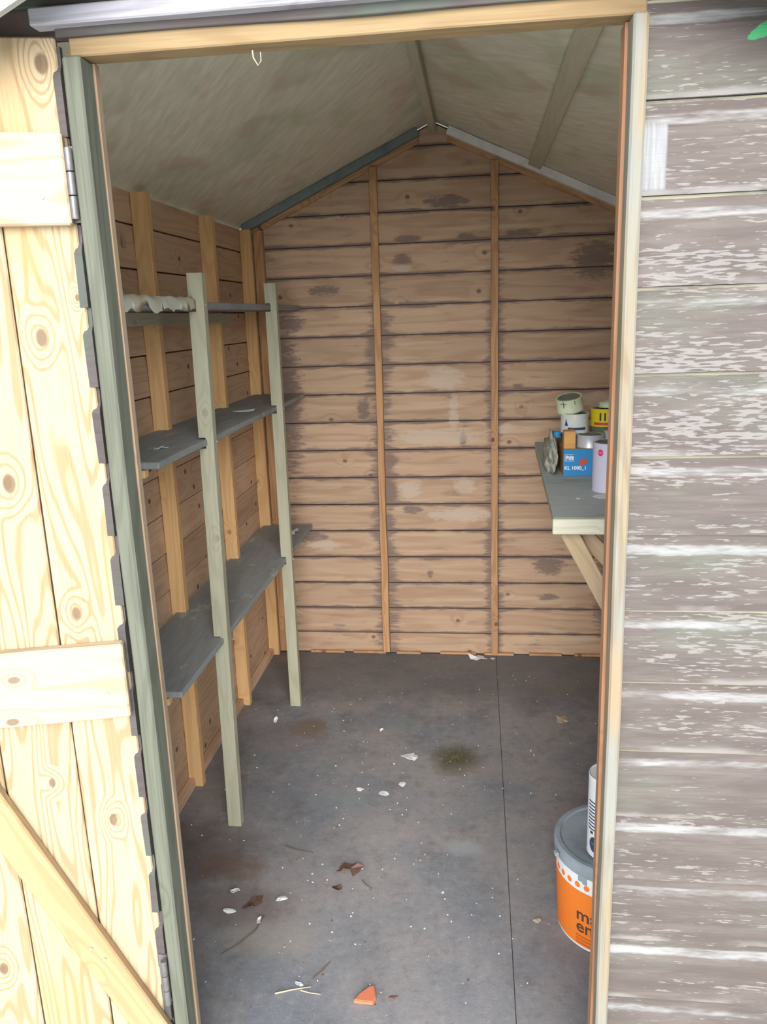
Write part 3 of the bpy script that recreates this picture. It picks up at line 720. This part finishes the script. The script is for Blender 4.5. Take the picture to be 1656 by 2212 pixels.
ob = beam('wood_offcut', (.3395, by0+.030, BZ+bh+.0275), (.3755, by0+.030, BZ+bh+.0275), .055, .045, (0, -1, 0), M['block'], None, .0015)
tag(ob, 'small orange-tan pine offcut standing on the blue carton', 'wood block')
s1, SM = can('paint_tin', 'shallow silver tin on the blue carton, right of the pine offcut', .4240, 1.4300, BZ+bh, .0440, .040, M['tin'], M['tin_lid'])
s2, SM2 = can('paint_tin', 'silver tin with a pale rim between lavender tin and yellow tin', .4960, 1.4500, BZ+bh, .0270, .046, M['tin'], M['label_green'])
s3, SM3 = can('paint_tin', 'dirty green tin underneath the tin with the navy triangle', .3840, 1.5300, BZ+bh, .0410, .038, M['green_tin'], M['tin_lid'])
s4, SM4 = can('paint_tin', 'dirty green tin underneath the yellow tin', .4820, 1.5500, BZ+bh, .0440, .050, M['green_tin'], M['tin_lid'])
zt = BZ+bh+.038
c1, CM1 = can('paint_tin', 'pale tin with navy triangle and band, below the tilted tin', .3825, 1.4900, zt, .0450, .062, M['label_white'], M['tin_lid'])
RA = .0442
patch('print_band', RA, math.radians(236), math.radians(312), .012, .020, M['navy'], c1, CM1, 12)
bm = bmesh.new(); prism(bm, [(-.006, -.011), (.006, -.011), (-.001, .011)], .0006); me = mesh('print_triangle', bm, M['navy']); wrap(me, RA+.0002, math.radians(228), .036); link('print_triangle', me, c1, CM1)
patch('paint_run', RA, math.radians(258), math.radians(270), .038, .060, M['paint_drip'], c1, CM1, 4)
tilt = Matrix.Rotation(math.radians(-9), 4, 'Y') @ Matrix.Rotation(math.radians(12), 4, 'X')
c2, CM2 = can('paint_tin', 'tilted pale green tin with a cracked label, topmost of its stack', .3700, 1.5080, zt+.069, .0430, .046, M['label_green'], M['tin_lid'], tilt=tilt)
patch('label_crack', .0422, math.radians(236), math.radians(240), .022, .044, M['gap'], c2, CM2, 3)
patch('label_crack', .0422, math.radians(286), math.radians(289), .030, .046, M['gap'], c2, CM2, 3)
patch('label_crack', .0422, math.radians(222), math.radians(250), .034, .036, M['gap'], c2, CM2, 6)
c3, CM3 = can('paint_tin', 'yellow tin with a red foot band beside the frame', .4860, 1.5450, BZ+bh+.050, .0470, .058, M['yellow'], M['tin_lid'])
patch('print_band', .0462, math.radians(215), math.radians(320), .006, .015, M['red'], c3, CM3, 14)
for a in (244, 262, 290): patch('print_figure', .0464, math.radians(a-3.5), math.radians(a+3.5), .020, .046, M['ink'], c3, CM3, 4)
patch('print_panel', .0463, math.radians(274), math.radians(284), .024, .050, M['white_print'], c3, CM3, 4)
jl, _ = can('jar_lid', 'pale round lid lying on top of the yellow tin', .4960, 1.5560, BZ+bh+.1085, .0300, .018, M['label_green'], M['label_green'], cat='lid')
# rag and plaster dust beside the carton
bm = bmesh.new(); bmesh.ops.create_icosphere(bm, subdivisions=4, radius=1)
for v in bm.verts:
    q = v.co.copy(); n_ = noise.fractal(q*1.9, .8, 2.0, 4)
    v.co = Vector((q.x*.020, q.y*.105, q.z*.070))*(1+.42*n_)
    v.co.z = max(v.co.z, -.050)
rg = link('rag', mesh('rag', bm, M['rag'], True), None, T(.309, 1.500, BZ+.050)); tag(rg, 'crumpled dusty grey rag squeezed against the left side of the carton', 'rag')
pp = flat_scrap('paint_spill', ragged(.028, .032, 14, .2), M['white_paper'], T(.418, 1.085, BZ+.0006), .0012, .001); tag(pp, 'round white dried spill on the bench before the lavender tin', 'spill')
pq = flat_scrap('paper_scrap', ragged(.009, .012, 8), M['white_paper'], T(.345, 1.065, BZ+.0006), .0008, .002); tag(pq, 'tiny white scrap lying alone on the bench top', 'scrap')
bc = turned('bottle_cap', [(0, 0), (.011, 0), (.012, .002), (.011, .016), (.009, .018), (0, .018)], M['blue_card'], None, T(.326, 1.47, BZ+.112), 20); tag(bc, 'small blue cap perched on the rag', 'cap')

# ---------------------------------------------------------------- scraps, shards and litter
def litter(name, label, cat, x, y, z, rx, ry, mat, rz=None, curl=.006, n=11, k=.35, t_=.0012, group=None):
    o = flat_scrap(name, ragged(rx, ry, n, k), M[mat], T(x, y, z) @ Matrix.Rotation(random.random()*3 if rz is None else rz, 4, 'Z'), t_, curl)
    return tag(o, label, cat, group)
FZ = .0004
litter('paper_scrap', 'large torn white scrap at the foot of the back wall', 'paper', .063, 2.045, FZ+.0, .046, .030, 'white_paper', .2, .020)
litter('paper_scrap', 'lilac-white torn scrap in the middle of the floor left of the dark stain', 'paper', -.159, 1.245, FZ, .030, .032, 'white_paper', None, .008)
litter('paper_scrap', 'white scrap on the floor, lowest of the left-hand litter cluster', 'paper', -.553, .502, FZ, .017, .012, 'white_paper', 0, .010)
litter('paper_scrap', 'white scrap at the back left of the floor litter cluster', 'paper', -.557, .568, FZ, .015, .012, 'white_paper', 0, .008)
litter('paper_scrap', 'white scrap on the right of the floor litter cluster', 'paper', -.429, .554, FZ, .016, .012, 'white_paper', .4, .010)
litter('paper_scrap', 'small narrow white scrap below the middle of the litter cluster', 'paper', -.468, .474, FZ, .006, .014, 'white_paper', 0, .006)
litter('paper_scrap', 'small white scrap beside the straw near the doorway', 'paper', -.328, .292, FZ, .010, .009, 'white_paper', 0, .007)
litter('paint_flake', 'pinkish oval paint flake in the middle of the floor', 'flake', -.222, 1.030, FZ, .016, .014, 'white_paper', 0, .003)
litter('paint_flake', 'pinkish paint flake behind and right of the oval one', 'flake', -.171, 1.085, FZ, .012, .017, 'white_paper', 0, .003)
litter('paint_flake', 'small pinkish flake left of the oval one', 'flake', -.300, 1.045, FZ, .013, .009, 'white_paper', 0, .003)
litter('paint_flake', 'small white chip between the two shelf posts and the back wall', 'flake', -.275, 1.408, FZ, .008, .008, 'white_paper', 0, .006)
litter('paper_scrap', 'white scrap on the floor near the rear shelf post', 'paper', -.672, 1.463, FZ, .012, .014, 'white_paper', 0, .010)
litter('card_scrap', 'tan card scrap standing up in the dark right rear floor corner', 'scrap', .370, 1.525, FZ, .026, .045, 'tan_paper', .3, .012)
litter('leaf', 'dark brown dead leaf in the front middle of the floor', 'leaf', -.274, .674, FZ, .040, .034, 'leaf', .1, .016, 13, .45)
litter('leaf', 'small dead leaf just in front of the larger dark leaf', 'leaf', -.297, .600, FZ, .018, .014, 'leaf', .6, .010)
litter('leaf', 'brown curled leaf among the scraps of the litter cluster', 'leaf', -.500, .535, FZ, .034, .022, 'leaf', .9, .008)
litter('leaf', 'small dark oval leaf right of the terracotta shard', 'leaf', -.118, .275, FZ, .012, .006, 'leaf', 0, .004)
litter('clod', 'small tan crumb of earth on the floor left of the bucket', 'clod', .208, .525, FZ, .010, .010, 'tan_paper', 0, .012)
# terracotta shard: thick, bevelled wedge
bm = bmesh.new(); prism(bm, [(-.028, -.016), (.014, -.018), (.020, -.004), (.012, .026), (.002, .024), (-.018, .002)], .010); bmesh.ops.bevel(bm, geom=bm.edges[:], offset=.0018, segments=2, affect='EDGES')
tag(link('tile_shard', mesh('tile_shard', bm, M['tile']), None, T(-.172, .268, .0055)), 'orange terracotta shard on the floor at the front', 'shard')
def twig(name, label, pts, r, mat, cat='twig'):
    cu = bmesh.new(); prev = None
    for i, p in enumerate(pts):
        d = Vector(pts[min(i+1, len(pts)-1)])-Vector(pts[max(i-1, 0)]); F = frame(p, d, (0, 0, 1)); rad = r*(1-.5*i/(len(pts)-1))
        ring = [cu.verts.new(F @ Vector((0, rad*math.cos(k*PI/3), rad*math.sin(k*PI/3)))) for k in range(6)]
        if prev:
            for k in range(6): cu.faces.new((prev[k], prev[(k+1) % 6], ring[(k+1) % 6], ring[k]))
        else: cu.faces.new(ring[::-1])
        prev = ring
    cu.faces.new(prev)
    return tag(link(name, mesh(name, cu, M[mat])), label, cat)
twig('straw', 'pale straw lying beside the small scrap near the doorway', [(-.375, .262, .003), (-.34, .275, .003), (-.30, .285, .004)], .0018, 'straw', 'straw')
twig('straw', 'short pale straw crossing close to the small white scrap', [(-.32, .272, .006), (-.30, .268, .005), (-.275, .268, .003)], .0014, 'straw', 'straw')
twig('twig', 'thin curved brown twig in front of the litter cluster', [(-.46, .49, .002), (-.468, .44, .003), (-.50, .39, .003), (-.53, .36, .002)], .0016, 'twig')
twig('twig', 'thin dark twig lying behind the litter cluster', [(-.47, .76, .002), (-.44, .745, .003), (-.41, .738, .003), (-.385, .735, .002)], .0016, 'twig')
twig('twig', 'short dark twig right of the small dead leaf', [(-.235, .635, .002), (-.22, .615, .003), (-.205, .605, .002)], .0014, 'twig')
twig('twig', 'dark twig sloping away near the front scrap and straw', [(-.30, .31, .002), (-.285, .33, .003), (-.27, .36, .002)], .0016, 'twig')
twig('straw_wisp', 'thin pale fibre loop hanging under the door lintel', [(-.222, .004, 1.782), (-.220, -.002, 1.772), (-.214, -.003, 1.762), (-.210, -.001, 1.768), (-.211, .002, 1.779)], .0009, 'straw', 'fibre')
# dry moss clump: many short blades in one uncountable tuft
bm = bmesh.new()
for i in range(240):
    a = random.random()*2*PI; r_ = abs(random.gauss(0, .028)); x, y = r_*math.cos(a)*1.1, r_*math.sin(a)
    d = Vector((random.uniform(-1, 1), random.uniform(-1, 1), random.uniform(.2, .9))).normalized()*random.uniform(.006, .013); s_ = Vector((-d.y, d.x, 0)).normalized()*.0012
    p = Vector((x, y, 0)); v = [bm.verts.new(p-s_), bm.verts.new(p+s_), bm.verts.new(p+d)]; bm.faces.new(v)
o = link('moss', mesh('moss', bm, M['moss']), None, T(-.005, 1.24, .0005)); tag(o, 'dark olive tuft of dry moss on the floor, right of centre', 'moss'); o['kind'] = 'stuff'
# fine chips all over the floor: nobody could count them
bm = bmesh.new()
for i in range(300):
    x = random.uniform(XL+.02, .62); y = random.uniform(.05, 2.0)
    if random.random() < .45: x = random.gauss(-.25, .22); y = abs(random.gauss(.75, .5))+.05
    if not (XL+.03 < x < .63 and .05 < y < 2.04): continue
    if (x-BX)**2+(y-BY)**2 < .14**2 or (abs(x+.63) < .05 and (abs(y-.853) < .03 or abs(y-1.593) < .03)) : continue
    if y > 1.9 and random.random() < .5: continue
    r_ = random.uniform(.0010, .0030)*(1.5 if random.random() < .08 else 1); a0_ = random.random()*6; k = random.choice((4, 5, 6))
    tp = [bm.verts.new((x+r_*random.uniform(.6, 1.1)*math.cos(a0_+2*PI*j/k), y+r_*random.uniform(.6, 1.1)*math.sin(a0_+2*PI*j/k), .0013)) for j in range(k)]
    bt = [bm.verts.new((v.co.x, v.co.y, .0001)) for v in tp]; f = [bm.faces.new(tp)]
    for j in range(k): f.append(bm.faces.new((tp[j], bt[j], bt[(j+1) % k], tp[(j+1) % k])))
    mi = random.choice((0, 0, 0, 1, 2))
    for q in f: q.material_index = mi
o = link('floor_crumbs', mesh('floor_crumbs', bm, [M['white_paper'], M['tan_paper'], M['leaf']])); tag(o, 'fine pale paint chips and crumbs scattered over the floor', 'debris'); o['kind'] = 'stuff'

# on the shelves and the left wall
bm = bmesh.new(); bmesh.ops.create_grid(bm, x_segments=44, y_segments=18, size=.5)
for v in bm.verts:
    x, y = v.co.x*.44, v.co.y*.20+.012; n_ = noise.fractal(Vector((x*16, y*18, 3)), .9, 2.1, 4)
    z = .005+.014*abs(n_); e = .096+.006*noise.noise(Vector((x*9, 1, 1)))
    if y > e:                       # the part that hangs over the shelf edge
        f_ = (y-e)*(1.2+.9*noise.noise(Vector((x*17, 4, 2)))); z -= f_*1.4; y = e+.004+.003*n_
    v.co = Vector((y, x, z))
bmesh.ops.solidify(bm, geom=bm.faces[:], thickness=.0015)
o = link('plastic_sheet', mesh('plastic_sheet', bm, M['plastic_sheet'], True), None, T(-.715, .60, 1.4835)); tag(o, 'crumpled dusty plastic sheet on the near end of the top shelf', 'sheet')
litter('paper_scrap', 'white paper strip on the middle shelf behind the front post', 'paper', -.700, 1.46, 1.1408, .020, .045, 'white_paper', -.9, .004, 8, .15)
litter('paper_scrap', 'crumpled white scrap at the near left end of the middle shelf', 'paper', -.740, .548, 1.1408, .024, .020, 'white_paper', 0, .016)
litter('paper_scrap', 'thin white scrap in the middle of the middle shelf near end', 'paper', -.690, .700, 1.1408, .018, .010, 'white_paper', .8, .005)
litter('paper_scrap', 'thin white scrap nearest the wall on the middle shelf near end', 'paper', -.755, .66, 1.1408, .014, .016, 'white_paper', 0, .005)
litter('paper_scrap', 'pale torn scrap at the far end of the lowest shelf', 'paper', -.680, 1.93, .5908, .030, .050, 'white_paper', .9, .018)
o = flat_scrap('wall_tag', [(-.012, -.013), (.009, -.015), (.012, .004), (.008, .006), (.010, .014), (-.011, .013)], M['tan_paper'], frame((XL+.0025, .959, 1.645), (0, 1, 0), (1, 0, 0)), .0008, .0); tag(o, 'small pale paper tag stuck high on the left wall', 'tag')
o = flat_scrap('paper_scrap', ragged(.012, .010, 8), M['white_paper'], T(.128, D-.048, FZ), .0008, .006); tag(o, 'tiny white scrap at the foot of the right-hand back stud', 'paper')
